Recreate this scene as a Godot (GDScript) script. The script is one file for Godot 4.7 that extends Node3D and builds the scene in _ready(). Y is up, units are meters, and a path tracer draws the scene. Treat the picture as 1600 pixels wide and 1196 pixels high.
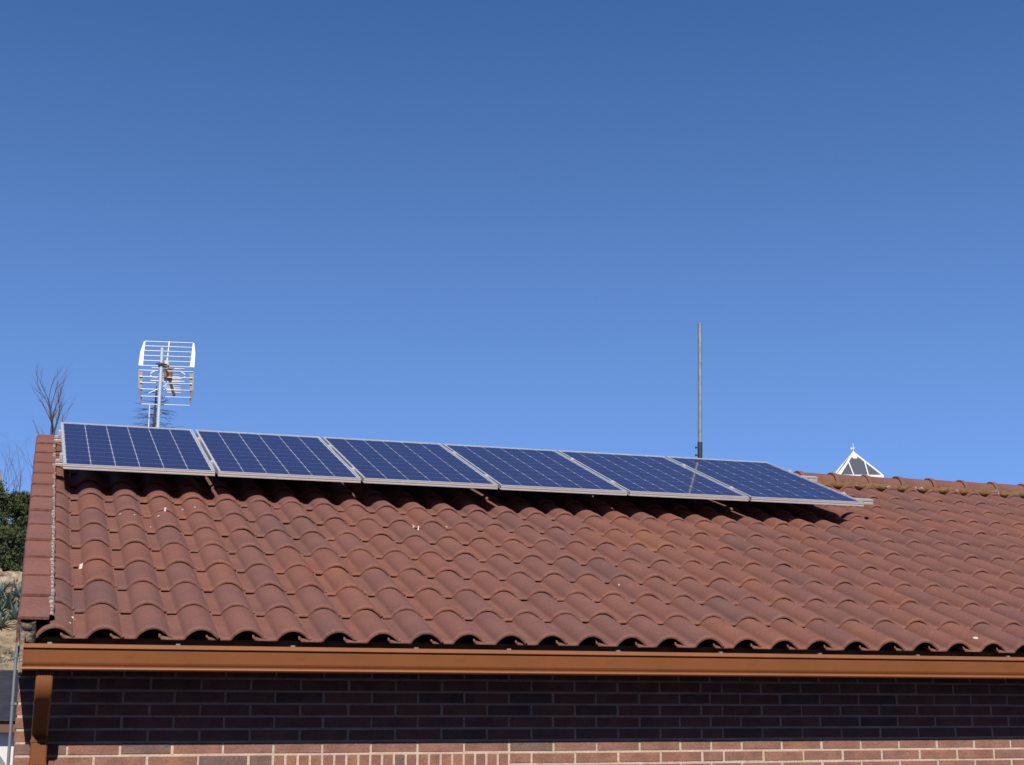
extends Node3D
# Tiled roof of a brick house with six solar panels, clear winter sky.
# Origin: the crest of the first tile column at the eave. Roof frame: x along the eave, y off the slope, -z up the slope.

const PITCH := 0.3545          # slope of the roof
const TW := 0.223              # cover width of a tile
const TG := 0.4259             # exposed length of a tile
const GROUND := -2.9
const WALL_Z := -0.24
const RIDGE_T := 4.86
const HOUSE_R := 11.2          # right end of the house
const LEFT := -0.148           # left corner of the wall

var rng := RandomNumberGenerator.new()
var names := {}
var cam: Camera3D
var M := {}

# ------------------------------------------------------------------ small tools
func numbered(n: String) -> String:
	if not names.has(n):
		names[n] = 0
		return n
	names[n] += 1
	return "%s_%03d" % [n, names[n]]

func ST() -> SurfaceTool:
	var st := SurfaceTool.new()
	st.begin(Mesh.PRIMITIVE_TRIANGLES)
	return st

func tri(st: SurfaceTool, a: Vector3, b: Vector3, c: Vector3) -> void:   # counter-clockwise seen from outside
	st.add_vertex(a); st.add_vertex(c); st.add_vertex(b)

func quad(st: SurfaceTool, a: Vector3, b: Vector3, c: Vector3, d: Vector3) -> void:
	tri(st, a, b, c); tri(st, a, c, d)

func flat(st: SurfaceTool) -> void:
	st.set_smooth_group(-1)

func box(st: SurfaceTool, lo: Vector3, hi: Vector3, tr := Transform3D.IDENTITY) -> void:
	flat(st)
	var p := []
	for k in 8:
		p.append(tr * Vector3(hi.x if k & 1 else lo.x, hi.y if k & 2 else lo.y, hi.z if k & 4 else lo.z))
	quad(st, p[4], p[5], p[7], p[6]); quad(st, p[1], p[0], p[2], p[3])
	quad(st, p[5], p[1], p[3], p[7]); quad(st, p[0], p[4], p[6], p[2])
	quad(st, p[6], p[7], p[3], p[2]); quad(st, p[0], p[1], p[5], p[4])

func cbox(st: SurfaceTool, lo: Vector3, hi: Vector3, c: float, tr := Transform3D.IDENTITY) -> void:   # all edges of the +z face and the four long edges chamfered
	flat(st)
	var ring := func(z: float, i: float) -> Array:
		var a := lo.x + i; var b := hi.x - i; var d := lo.y + i; var e := hi.y - i
		return [tr * Vector3(a, d, z), tr * Vector3(b, d, z), tr * Vector3(b, e, z), tr * Vector3(a, e, z)]
	var f: Array = ring.call(hi.z, c)
	var m: Array = ring.call(hi.z - c, 0.0)
	var r: Array = ring.call(lo.z, 0.0)
	quad(st, f[0], f[1], f[2], f[3])
	for k in 4:
		var n := (k + 1) % 4
		quad(st, m[k], m[n], f[n], f[k])
		quad(st, r[k], r[n], m[n], m[k])
	quad(st, r[1], r[0], r[3], r[2])

func sheet(st: SurfaceTool, rows: Array, group := 1, closed := false) -> void:   # rows of points; front is left-to-right x bottom-to-top
	st.set_smooth_group(group)
	for i in rows.size() - 1:
		var a: PackedVector3Array = rows[i]
		var b: PackedVector3Array = rows[i + 1]
		var n := a.size()
		for j in (n if closed else n - 1):
			var k := (j + 1) % n
			quad(st, a[j], a[k], b[k], b[j])

func tube(st: SurfaceTool, pts: Array, radii: Array, seg := 8, caps := true) -> void:
	var rows := []
	var ref := Vector3.UP
	for i in pts.size():
		var d: Vector3 = (pts[min(i + 1, pts.size() - 1)] - pts[max(i - 1, 0)]).normalized()
		if absf(d.dot(ref)) > 0.95:
			ref = Vector3.RIGHT if absf(d.x) < 0.8 else Vector3.BACK
		var u := d.cross(ref).normalized()
		var v := d.cross(u).normalized()
		ref = u.cross(d).normalized()
		var row := PackedVector3Array()
		for k in seg:
			var a := TAU * k / seg
			row.append(pts[i] + (u * cos(a) - v * sin(a)) * radii[i])
		rows.append(row)
	sheet(st, rows, 1, true)
	if caps:
		flat(st)
		var f: PackedVector3Array = rows[0]
		var l: PackedVector3Array = rows[-1]
		for k in range(1, seg - 1):
			tri(st, f[0], f[k + 1], f[k])
			tri(st, l[0], l[k], l[k + 1])

func rod(st: SurfaceTool, a: Vector3, b: Vector3, r: float, seg := 8) -> void:
	tube(st, [a, b], [r, r], seg)

func extrude(st: SurfaceTool, poly: PackedVector2Array, tr: Transform3D, length: float, smooth := false) -> void:
	# poly (counter-clockwise) in the local xy plane, extruded along local +z
	var n := poly.size()
	st.set_smooth_group(1 if smooth else -1)
	for k in n:
		var a := poly[k]; var b := poly[(k + 1) % n]
		quad(st, tr * Vector3(a.x, a.y, length), tr * Vector3(a.x, a.y, 0), tr * Vector3(b.x, b.y, 0), tr * Vector3(b.x, b.y, length))
	flat(st)
	var idx := Geometry2D.triangulate_polygon(poly)
	for k in range(0, idx.size(), 3):
		var a := poly[idx[k]]; var b := poly[idx[k + 1]]; var c := poly[idx[k + 2]]
		if (b - a).cross(c - a) < 0.0:
			var s := b; b = c; c = s
		tri(st, tr * Vector3(a.x, a.y, length), tr * Vector3(b.x, b.y, length), tr * Vector3(c.x, c.y, length))
		tri(st, tr * Vector3(a.x, a.y, 0), tr * Vector3(c.x, c.y, 0), tr * Vector3(b.x, b.y, 0))

func done(st: SurfaceTool) -> ArrayMesh:
	st.generate_normals()
	return st.commit()

func part(called: String, mesh: Mesh, mat: Material, parent: Node, tr := Transform3D.IDENTITY) -> MeshInstance3D:
	var o := MeshInstance3D.new()
	o.name = called
	o.mesh = mesh
	o.material_override = mat
	o.transform = tr
	o.cast_shadow = GeometryInstance3D.SHADOW_CASTING_SETTING_ON
	parent.add_child(o, true)
	return o

func tag(o: Node, label: String, category: String, group := "") -> void:
	o.set_meta("label", label)
	o.set_meta("category", category)
	if group != "":
		o.set_meta("group", group)

func thing(called: String, label: String, category: String, at := Vector3.ZERO, group := "") -> Node3D:
	var o := Node3D.new()
	o.name = numbered(called)
	o.position = at
	add_child(o)
	tag(o, label, category, group)
	return o

func solid(called: String, mesh: Mesh, mat: Material, label: String, category: String, at := Vector3.ZERO, group := "") -> MeshInstance3D:
	var o := part(numbered(called), mesh, mat, self, Transform3D(Basis.IDENTITY, at))
	tag(o, label, category, group)
	return o

func structure(called: String, mesh: Mesh, mat: Material) -> MeshInstance3D:
	var o := part(called, mesh, mat, self)
	o.set_meta("kind", "structure")
	return o

# ------------------------------------------------------------------ textures and materials
func lin(r: float, g: float, b: float) -> Color:
	return Color(r, g, b).linear_to_srgb()

func noise_img(seed_: int, freq: float, size: int, octaves := 4, type := FastNoiseLite.TYPE_SIMPLEX_SMOOTH) -> Image:
	var n := FastNoiseLite.new()
	n.noise_type = type
	n.seed = seed_
	n.frequency = freq
	n.fractal_octaves = octaves
	if type == FastNoiseLite.TYPE_CELLULAR:
		n.cellular_return_type = FastNoiseLite.RETURN_CELL_VALUE
		n.fractal_type = FastNoiseLite.FRACTAL_NONE
	var im := n.get_seamless_image(size, size, false, false, 0.12, false)
	im.convert(Image.FORMAT_L8)
	return im

# coarse patches between two tints, fine grain, and small spots of a third colour where the spot noise passes its threshold
func stain_tex(seed_: int, a: Color, b: Color, spot: Color, spot_from: float, grain: float, size := 512, coarse := 0.008, fine := 0.12) -> ImageTexture:
	var c := noise_img(seed_, coarse, size, 4)
	var f := noise_img(seed_ + 1, fine, size, 3)
	var s := noise_img(seed_ + 2, coarse * 5.0, size, 3)
	var cd := c.get_data(); var fd := f.get_data(); var sd := s.get_data()
	var out := PackedByteArray()
	out.resize(size * size * 3)
	for k in size * size:
		var t := clampf((cd[k] / 255.0 - 0.3) / 0.4, 0.0, 1.0)
		var v := a.lerp(b, t)
		var w := clampf((sd[k] / 255.0 - spot_from) * 8.0, 0.0, 1.0)
		v = v.lerp(spot, w)
		var g := 1.0 + (fd[k] / 255.0 - 0.5) * grain
		out[k * 3] = int(clampf(v.r * g, 0, 1) * 255.0)
		out[k * 3 + 1] = int(clampf(v.g * g, 0, 1) * 255.0)
		out[k * 3 + 2] = int(clampf(v.b * g, 0, 1) * 255.0)
	return ImageTexture.create_from_image(Image.create_from_data(size, size, false, Image.FORMAT_RGB8, out))

func bump_tex(seed_: int, freq: float, strength: float, size := 512) -> ImageTexture:
	var im := noise_img(seed_, freq, size, 4)
	im.bump_map_to_normal_map(strength)
	return ImageTexture.create_from_image(im)

func mat(c: Color, rough := 0.8, metal := 0.0, tex: Texture2D = null, span := 1.0, normal: Texture2D = null, nscale := 1.0) -> StandardMaterial3D:
	var m := StandardMaterial3D.new()
	m.albedo_color = c
	m.roughness = rough
	m.metallic = metal
	if tex or normal:
		m.uv1_triplanar = true
		m.uv1_world_triplanar = true
		m.uv1_triplanar_sharpness = 4.0
		m.uv1_scale = Vector3.ONE / span
	if tex:
		m.albedo_texture = tex
	if normal:
		m.normal_enabled = true
		m.normal_texture = normal
		m.normal_scale = nscale
	return m

func make_materials() -> void:
	var grain := bump_tex(11, 0.06, 6.0)
	var lumps := bump_tex(12, 0.02, 10.0)
	# fired clay: mauve-brown with warmer patches, faint pale lichen spots
	var clay_t := stain_tex(21, Color(0.93, 0.92, 0.93), Color(1.0, 0.98, 0.96), Color(0.96, 0.97, 0.97), 0.80, 0.14)
	M.clay = []
	var tones := [[0.226, 0.101, 0.080], [0.234, 0.102, 0.078], [0.220, 0.100, 0.081], [0.240, 0.104, 0.077], [0.214, 0.098, 0.081], [0.224, 0.102, 0.083], [0.250, 0.106, 0.075], [0.204, 0.096, 0.082], [0.258, 0.108, 0.073], [0.240, 0.100, 0.073], [0.285, 0.124, 0.076], [0.190, 0.094, 0.082]]
	for c in tones:
		M.clay.append(mat(lin(c[0], c[1], c[2]), 0.86, 0.0, clay_t, 1.3, grain, 0.35))
	M.verge = []
	for c in [[0.236, 0.106, 0.086], [0.228, 0.103, 0.086], [0.242, 0.107, 0.085]]:
		M.verge.append(mat(lin(c[0], c[1], c[2]), 0.85, 0.0, clay_t, 1.7, grain, 0.35))
	var brick_t := stain_tex(31, Color(0.88, 0.86, 0.86), Color(1, 0.98, 0.96), Color(0.8, 0.8, 0.84), 0.72, 0.22, 512, 0.012)
	M.brick = []
	for c in [[0.335, 0.172, 0.132], [0.350, 0.178, 0.134], [0.315, 0.168, 0.135], [0.330, 0.176, 0.140], [0.360, 0.184, 0.134], [0.235, 0.148, 0.132]]:
		M.brick.append(mat(lin(c[0], c[1], c[2]), 0.85, 0.0, brick_t, 0.9, grain, 0.22))
	M.mortar = mat(lin(0.68, 0.55, 0.465), 0.95, 0.0, stain_tex(41, Color(0.92, 0.91, 0.90), Color(1, 1, 1), Color(0.85, 0.84, 0.82), 0.7, 0.15, 256), 0.6, grain, 0.3)
	M.cement = mat(lin(0.40, 0.33, 0.27), 0.95, 0.0, stain_tex(44, Color(0.78, 0.75, 0.72), Color(1, 0.98, 0.95), Color(0.66, 0.66, 0.56), 0.70, 0.4, 512, 0.03, 0.2), 0.35, lumps, 1.2)
	M.seam = mat(lin(0.58, 0.50, 0.45), 0.95, 0.0, stain_tex(45, Color(0.55, 0.45, 0.42), Color(1, 1, 1), Color(0.6, 0.5, 0.48), 0.6, 0.5, 256, 0.03, 0.2), 0.25, lumps, 1.0)
	M.ridge_mortar = mat(lin(0.27, 0.19, 0.125), 0.95, 0.0, stain_tex(47, Color(0.80, 0.62, 0.55), Color(0.86, 0.86, 0.62), Color(1.0, 1.0, 0.98), 0.66, 0.4, 512, 0.02, 0.2), 0.8, lumps, 1.0)
	M.paint = mat(lin(0.275, 0.098, 0.034), 0.42, 0.0, stain_tex(51, Color(0.95, 0.95, 0.95), Color(1, 1, 1), Color(0.93, 0.93, 0.93), 0.72, 0.03, 256), 0.8)
	M.paint.roughness = 0.52
	M.zinc = mat(lin(0.42, 0.45, 0.48), 0.45, 0.7)
	M.galv = mat(lin(0.38, 0.40, 0.41), 0.5, 0.45, stain_tex(53, Color(0.88, 0.89, 0.91), Color(1, 1, 1), Color(0.82, 0.80, 0.77), 0.74, 0.10, 256, 0.03), 0.5)
	M.dark_steel = mat(lin(0.06, 0.062, 0.07), 0.55, 0.4)
	M.alu = mat(lin(0.78, 0.78, 0.80), 0.42, 0.45)
	M.alu_dull = mat(lin(0.55, 0.56, 0.58), 0.5, 0.5)
	M.back = mat(lin(0.50, 0.53, 0.62), 0.6)
	var flake := stain_tex(61, Color(0.78, 0.82, 0.92), Color(1, 1, 1), Color(0.85, 0.9, 1.0), 0.7, 0.25, 256, 0.05, 0.3)
	M.cell = []
	for c in [[0.005, 0.011, 0.105], [0.006, 0.012, 0.114], [0.005, 0.010, 0.097]]:
		var cm := mat(lin(c[0], c[1], c[2]), 0.6, 0.0, flake, 0.35)
		cm.metallic_specular = 0.12
		M.cell.append(cm)
	var g := StandardMaterial3D.new()
	g.transparency = BaseMaterial3D.TRANSPARENCY_ALPHA
	g.albedo_color = Color(0.9, 0.95, 1.0, 0.04)
	g.roughness = 0.03
	g.metallic_specular = 0.39
	M.glass = g
	M.white = mat(lin(0.84, 0.84, 0.83), 0.5)
	M.cream = mat(lin(0.62, 0.58, 0.48), 0.6)
	M.pale_metal = mat(lin(0.70, 0.80, 0.84), 0.4, 0.3)
	M.amber = mat(lin(0.30, 0.19, 0.08), 0.6)
	M.red = mat(lin(0.45, 0.03, 0.03), 0.5)
	M.black = mat(lin(0.02, 0.02, 0.022), 0.6)
	M.board = mat(lin(0.11, 0.085, 0.07), 0.9)
	M.smoked = mat(lin(0.10, 0.105, 0.13), 0.25)
	M.soil = mat(lin(0.42, 0.33, 0.24), 0.95, 0.0, stain_tex(71, Color(0.72, 0.70, 0.66), Color(1, 0.97, 0.92), Color(0.55, 0.58, 0.42), 0.62, 0.4, 512, 0.012, 0.15), 6.0, lumps, 1.0)
	M.rock = mat(lin(0.50, 0.42, 0.33), 0.95, 0.0, stain_tex(74, Color(0.72, 0.68, 0.62), Color(1, 1, 0.98), Color(0.6, 0.55, 0.5), 0.65, 0.35, 512, 0.015, 0.15), 2.5, lumps, 1.4)
	M.paving = mat(lin(0.065, 0.062, 0.06), 0.95, 0.0, stain_tex(77, Color(0.8, 0.8, 0.8), Color(1, 1, 1), Color(0.7, 0.7, 0.7), 0.7, 0.3, 512), 3.0)
	M.slate = mat(lin(0.040, 0.042, 0.055), 0.7, 0.0, stain_tex(78, Color(0.75, 0.75, 0.8), Color(1, 1, 1), Color(0.7, 0.7, 0.75), 0.7, 0.3, 256), 1.5)
	M.brown_wood = mat(lin(0.16, 0.085, 0.06), 0.8)
	M.render_white = mat(lin(0.76, 0.75, 0.73), 0.9)
	M.grey_band = mat(lin(0.26, 0.26, 0.27), 0.9)
	M.bark = mat(lin(0.13, 0.105, 0.085), 0.95)
	M.pale_bark = mat(lin(0.36, 0.30, 0.24), 0.95)
	M.twig = mat(lin(0.13, 0.095, 0.085), 0.95)
	M.dark_twig = mat(lin(0.07, 0.06, 0.05), 0.95)
	M.needle = []
	for c in [[0.055, 0.075, 0.026], [0.080, 0.100, 0.034], [0.042, 0.060, 0.024]]:
		var n := mat(lin(c[0], c[1], c[2]), 0.8)
		n.backlight_enabled = true
		n.backlight = lin(c[0] * 0.6, c[1] * 0.8, c[2] * 0.4)
		M.needle.append(n)
	M.agave = [mat(lin(0.16, 0.22, 0.19), 0.6), mat(lin(0.20, 0.27, 0.23), 0.6), mat(lin(0.12, 0.17, 0.13), 0.6)]
	M.dropping = mat(lin(0.72, 0.66, 0.60), 0.9)

# ------------------------------------------------------------------ start
func _ready() -> void:
	rng.seed = 7
	cam = Camera3D.new()
	cam.name = "camera"
	cam.position = Vector3(-0.1359, -0.3932, 7.2074)
	cam.rotation = Vector3(0.2229, -0.3173, 0.0)
	cam.fov = 29.268
	cam.near = 0.05
	cam.far = 400.0
	add_child(cam)

	var env := Environment.new()
	env.background_mode = Environment.BG_SKY
	var sm := ProceduralSkyMaterial.new()
	sm.sky_top_color = lin(0.006, 0.056, 0.200)
	sm.sky_horizon_color = lin(0.293, 0.575, 1.270)
	sm.sky_curve = 0.2
	sm.sky_energy_multiplier = 1.0
	sm.ground_bottom_color = lin(0.10, 0.09, 0.08)
	sm.ground_horizon_color = lin(0.16, 0.17, 0.20)
	sm.sun_angle_max = 1.0
	var sky := Sky.new()
	sky.sky_material = sm
	env.sky = sky
	env.tonemap_mode = Environment.TONE_MAPPER_LINEAR
	env.tonemap_exposure = 1.0
	env.sdfgi_enabled = true
	env.ssao_enabled = true
	env.ssil_enabled = true
	var we := WorldEnvironment.new()
	we.name = "world_environment"
	we.environment = env
	add_child(we)

	var sun := DirectionalLight3D.new()
	sun.name = "sun"
	sun.light_energy = 1.5
	sun.light_color = Color(1.0, 0.965, 0.91)
	sun.light_angular_distance = 0.5
	sun.shadow_enabled = true
	sun.basis = Basis.looking_at(-Vector3(-0.17, 1.0, 1.0).normalized(), Vector3.UP)
	add_child(sun)

	make_materials()
	build_ground()
	build_house()
	build_solar()
	build_antenna()
	build_pipe()
	build_conduit()
	build_pyramid()
	build_neighbour()
	build_hillside()
	build_opposite()

# ------------------------------------------------------------------ ground and hill
func hill(x: float, z: float) -> float:
	var n := sin(x * 0.31 + z * 0.17) * 0.25 + sin(x * 0.83 - z * 0.41) * 0.12 + sin(x * 2.1 + z * 1.7) * 0.05
	var y := GROUND
	y += smoothstep(-31.0, -36.0, z) * 3.7
	y += smoothstep(-35.5, -43.2, z) * 2.9
	y += smoothstep(-42.0, -44.4, z) * 0.75
	y += smoothstep(-44.0, -75.0, z) * 1.5
	return y + n * smoothstep(-31.0, -36.0, z)

func build_ground() -> void:
	var st := ST()
	flat(st)
	quad(st, Vector3(-150, GROUND, 60), Vector3(150, GROUND, 60), Vector3(150, GROUND, -30.5), Vector3(-150, GROUND, -30.5))
	structure("ground", done(st), M.paving)
	st = ST()
	var rows := []
	var z := -30.0
	while z > -130.0:
		var row := PackedVector3Array()
		var x := -60.0
		while x < 90.0:
			row.append(Vector3(x, hill(x, z) - (0.1 if z > -30.2 else 0.0), z))
			x += 0.5 if absf(x) < 8.0 else 2.5
		rows.append(row)
		z -= 0.45 if z > -50.0 else 4.0
	sheet(st, rows)
	structure("hillside", done(st), M.soil)

# ------------------------------------------------------------------ the house
func tile_profile() -> Array:
	# [x, outer y, inner y] from the pan's left lip to the right foot of the barrel; y = 0 is the underside of the crest
	var th := 0.015
	var rise := 0.053
	var yp := th - rise
	var p := []
	p.append([-0.905 * TW, yp + 0.012, yp + 0.002])
	p.append([-0.865 * TW, yp + 0.012, yp - 0.004])
	p.append([-0.840 * TW, yp + 0.002, yp - th + 0.003])
	p.append([-0.72 * TW, yp - 0.0005, yp - th + 0.003])
	p.append([-0.60 * TW, yp - 0.0005, yp - th + 0.003])
	p.append([-0.50 * TW, yp, yp - th + 0.003])
	p.append([-0.415 * TW, yp + 0.0003, yp - th + 0.003])
	p.append([-0.390 * TW, yp + 0.0024, yp - th + 0.003])
	p.append([-0.369 * TW, yp + 0.0070, yp - th + 0.005])
	for u in [0.975, 0.92, 0.85, 0.76, 0.66, 0.55, 0.42, 0.28, 0.14, 0.0]:   # left flank, steep above a short fillet
		var x: float = -0.360 * u
		var c := pow(1.0 - pow(u, 2.15), 0.64) + 0.10 * pow(u, 8.0)
		var y := yp + rise * c
		p.append([x * TW, y, y - th * (1.0 + 0.5 * u * u)])
	for u in [0.14, 0.28, 0.42, 0.55, 0.66, 0.76, 0.85, 0.91, 0.955]:   # right flank, ends in a steep foot
		var x: float = 0.380 * u
		var c := pow(cos(PI * 0.5 * u), 0.90)
		var y := yp + 0.004 + (rise - 0.004) * c
		p.append([x * TW, y, y - th * (1.0 + 0.35 * u * u)])
	p[-1][2] = yp + 0.002
	p.append([0.396 * TW, yp + 0.0115, yp + 0.002])
	return p

func tile_mesh(seed_: int, from := 0) -> ArrayMesh:
	var r := RandomNumberGenerator.new()
	r.seed = seed_
	var prof := tile_profile().slice(from)
	var L := TG + 0.055
	var wob := r.randf_range(-0.0012, 0.0012)
	var zs := [[0.0, -0.0085], [-0.0025, -0.0035], [-0.0075, 0.0], [-0.014, 0.0018], [-0.024, 0.0020], [-0.033, 0.0], [-0.20, wob], [-L, 0.0]]
	var top := []
	var bot := []
	for s in zs:
		var a := PackedVector3Array()
		for q in prof:
			a.append(Vector3(q[0], q[1] + s[1], s[0]))
		top.append(a)
	for s in [[-L, 0.0], [-0.0, 0.0]]:
		var a := PackedVector3Array()
		for q in prof:
			a.append(Vector3(q[0], q[2], s[0]))
		bot.append(a)
	var st := ST()
	sheet(st, top, 1)
	sheet(st, bot, 2)
	flat(st)
	var f0: PackedVector3Array = top[0]
	var f1: PackedVector3Array = bot[1]
	var b0: PackedVector3Array = top[-1]
	var b1: PackedVector3Array = bot[0]
	for k in prof.size() - 1:
		quad(st, f1[k], f1[k + 1], f0[k + 1], f0[k])
		quad(st, b1[k + 1], b1[k], b0[k], b0[k + 1])
	var e := prof.size() - 1
	quad(st, f1[e], b1[e], b0[e], f0[e])
	quad(st, b1[0], f1[0], f0[0], b0[0])
	return done(st)

func roof_basis() -> Basis:
	return Basis(Vector3.RIGHT, PITCH)

func on_roof(x: float, h: float, t: float) -> Vector3:
	return roof_basis() * Vector3(x, h, -t)

func screen(p: Vector3) -> Vector2:      # which tiles the picture shows; pixels of a 1600 x 1196 picture
	var q := cam.transform.affine_inverse() * p
	var f := 2290.2
	return Vector2(800.0 + f * q.x / -q.z, 598.0 - f * q.y / -q.z)

func lumpy(st: SurfaceTool, pts: Array, rad: Array, n: FastNoiseLite, amount: float, seg := 8) -> void:   # a strip of hand-laid mortar
	var rows := []
	for i in pts.size():
		var d: Vector3 = (pts[min(i + 1, pts.size() - 1)] - pts[max(i - 1, 0)]).normalized()
		var u := d.cross(Vector3.UP).normalized() if absf(d.y) < 0.95 else Vector3.RIGHT
		var v := u.cross(d).normalized()
		var row := PackedVector3Array()
		for k in seg:
			var a := TAU * k / seg
			var o: Vector3 = u * cos(a) * rad[i].x + v * sin(a) * rad[i].y
			var p: Vector3 = pts[i] + o
			row.append(pts[i] + o * (1.0 + amount * n.get_noise_3d(p.x * 100.0, p.y * 100.0, p.z * 100.0)))
		rows.append(row)
	sheet(st, rows, 1, true)

func build_house() -> void:
	var house := thing("brick_house", "low brick house with a red clay tile roof carrying six solar panels", "house")
	build_wall(house)
	# --- roof deck with its children laid in the roof's own frame
	var st := ST()
	var deck_l := -0.13
	box(st, Vector3(deck_l, -0.17, -RIDGE_T), Vector3(HOUSE_R, -0.062, -0.055))
	var roof := part("roof", done(st), M.board, house, Transform3D(roof_basis(), Vector3.ZERO))
	roof.set_meta("label", "pitched roof of wavy red clay tiles with a mortared ridge")
	# rear slope
	st = ST()
	var rz := on_roof(0, 0, RIDGE_T)
	var rear := Transform3D(Basis(Vector3.UP, PI) * Basis(Vector3.RIGHT, PITCH), Vector3(0, 0, rz.z * 2.0))
	box(st, Vector3(-HOUSE_R, -0.10, -RIDGE_T + 0.02), Vector3(0.15, -0.02, 0.0), rear)
	part("rear_slope", done(st), M.clay[2], house)
	# eave slab between wall head and gutter
	st = ST()
	box(st, Vector3(LEFT + 0.006, -0.165, WALL_Z + 0.004), Vector3(HOUSE_R - 0.01, -0.088, -0.035))
	part("eave_slab", done(st), M.board, house)

	var meshes := [tile_mesh(1), tile_mesh(2), tile_mesh(3), tile_mesh(4, 6)]     # the last: a cut tile for the column along the verge
	var tilt := atan2(0.0205, TG)
	var patch := FastNoiseLite.new()
	patch.seed = 5
	patch.frequency = 0.16
	var rest := ST()
	var shown := []
	var hidden := []
	for j in 12:
		for i in range(0, 50):
			var L := TG + 0.055
			var at := Vector3(i * TW + rng.randf_range(-0.0018, 0.0018), rng.randf_range(-0.0008, 0.0016), -j * TG + rng.randf_range(-0.005, 0.005))
			var b := Basis(Vector3.RIGHT, -tilt + rng.randf_range(-0.0035, 0.0025)) * Basis(Vector3.UP, rng.randf_range(-0.007, 0.007)) * Basis(Vector3.BACK, rng.randf_range(-0.008, 0.008))
			if j == 11:   # cut under the ridge
				b = b * Basis.from_scale(Vector3(1, 1, 0.52))
			var tr := Transform3D(b, at)
			var s := screen(on_roof(at.x, 0.0, -at.z + (0.05 if j > 7 else 0.15)))
			var vis := s.x > -25.0 and s.x < 1635.0
			var t := -at.z
			if j >= 8 and at.x < 6.1 + (j - 8) * 0.25:
				vis = false
			var tone: int
			var pn := patch.get_noise_2d(i * 1.0, j * 1.7) + rng.randf_range(-0.35, 0.35)
			if pn > 0.50: tone = [6, 8, 3, 9][rng.randi() % 4] if rng.randf() < 0.93 else 10
			elif pn > 0.15: tone = [3, 6, 9, 1][rng.randi() % 4]
			elif pn < -0.42: tone = [7, 11, 4, 7][rng.randi() % 4]
			else: tone = [0, 1, 2, 4, 5, 0, 2][rng.randi() % 7]
			if vis:
				shown.append([tr, tone, rng.randi() % 3 if i > 0 else 3, s.distance_to(Vector2(600, 1100))])
			else:
				hidden.append([tr, rng.randi() % 3 if i > 0 else 3])
	shown.sort_custom(func(a, b): return a[3] < b[3])
	for k in shown.size():
		var a: Array = shown[k]
		if k < 300:
			part("roof_tile", meshes[a[2]], M.clay[a[1]], roof, a[0])
		else:
			hidden.append([a[0], a[2]])
	print("tiles shown ", shown.size(), " joined ", hidden.size())
	for a in hidden:
		rest.append_from(meshes[a[1]], 0, a[0])
	var rest_part := part("roof_tile_field", rest.commit(), M.clay[0], roof)
	rest_part.set_meta("kind", "stuff")

	# --- verge tiles along the left edge: flat top, rounded shoulder, flange down the side
	st = ST()
	var VL := 0.405
	var vp := PackedVector2Array()
	var outer := [Vector2(0.0, 0.0), Vector2(-0.118, 0.0), Vector2(-0.130, -0.003), Vector2(-0.137, -0.010), Vector2(-0.140, -0.020), Vector2(-0.141, -0.125)]
	var inner := [Vector2(-0.129, -0.125), Vector2(-0.128, -0.022), Vector2(-0.122, -0.014), Vector2(0.0, -0.014)]
	for q in outer: vp.append(q)
	for q in inner: vp.append(q)
	extrude(st, vp, Transform3D(Basis.IDENTITY, Vector3(0, 0, -VL)), VL)
	# bevelled front nose
	var vm := done(st)
	for k in 13:
		var t := 0.005 + k * 0.372
		var tr := Transform3D(Basis(Vector3.RIGHT, -0.036) * Basis(Vector3.UP, rng.randf_range(-0.010, 0.010)), Vector3(-0.031 + rng.randf_range(-0.003, 0.003) + 0.0012 * k, 0.052 + rng.randf_range(-0.002, 0.002), -t))
		part("verge_tile", vm, M.verge[rng.randi() % 3], roof, tr)

	# --- mortar seam between verge and first tile column, and the fill at the eave corner
	var nz := FastNoiseLite.new()
	nz.seed = 9
	nz.frequency = 0.45
	st = ST()
	var pts := []
	var rad := []
	for k in 130:
		var t := 0.06 + k * 0.036
		var wv := nz.get_noise_1d(k * 3.0)
		pts.append(Vector3(-0.023 + 0.004 * wv, 0.023 + 0.005 * wv, -t))
		rad.append(Vector2(0.015 + 0.009 * nz.get_noise_1d(k * 7.0 + 50.0), 0.022))
	lumpy(st, pts, rad, nz, 0.22)
	part("mortar_seam", done(st), M.seam, roof)
	st = ST()
	pts = []
	rad = []
	for k in 12:
		var f := k / 11.0
		pts.append(Vector3(-0.128 + 0.010 * f, 0.034 - 0.150 * f, -0.008 + 0.012 * nz.get_noise_1d(k * 9.0)))
		rad.append(Vector2(0.040 - 0.006 * f, 0.05))
	lumpy(st, pts, rad, nz, 0.16, 14)
	part("mortar_fill", done(st), M.cement, roof)
	# rendered edge of the gable left of the gutter's end
	st = ST()
	cbox(st, Vector3(-0.152, -0.210, -0.235), Vector3(-0.1335, -0.03, 0.085), 0.004)
	part("gable_edge", done(st), M.cement, house)

	# --- ridge
	st = ST()
	var RR := 0.105
	var RL := 0.345
	var rows := []
	for s in [[0.0, 1.10], [0.006, 1.14], [0.044, 1.12], [0.052, 1.02], [RL + 0.045, 0.95]]:
		var row := PackedVector3Array()
		for k in 15:
			var a := PI * (1.04 - 1.08 * k / 14.0)
			row.append(Vector3(s[0], sin(a) * RR * s[1], -cos(a) * RR * s[1] * 1.05))
		rows.append(row)
	var rrows := []
	for i in rows.size():
		var row: PackedVector3Array = rows[i]
		row.reverse()
		rrows.append(row)
	sheet(st, rrows, 1)
	var inn := []
	for i in 2:
		var row := PackedVector3Array()
		for q in rrows[0 if i == 0 else -1]:
			row.append(Vector3(q.x, q.y * 0.86, q.z * 0.86))
		inn.append(row)
	sheet(st, [inn[1], inn[0]] if false else inn, 2)
	flat(st)
	var e0: PackedVector3Array = rrows[0]
	var e1: PackedVector3Array = inn[0]
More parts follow.
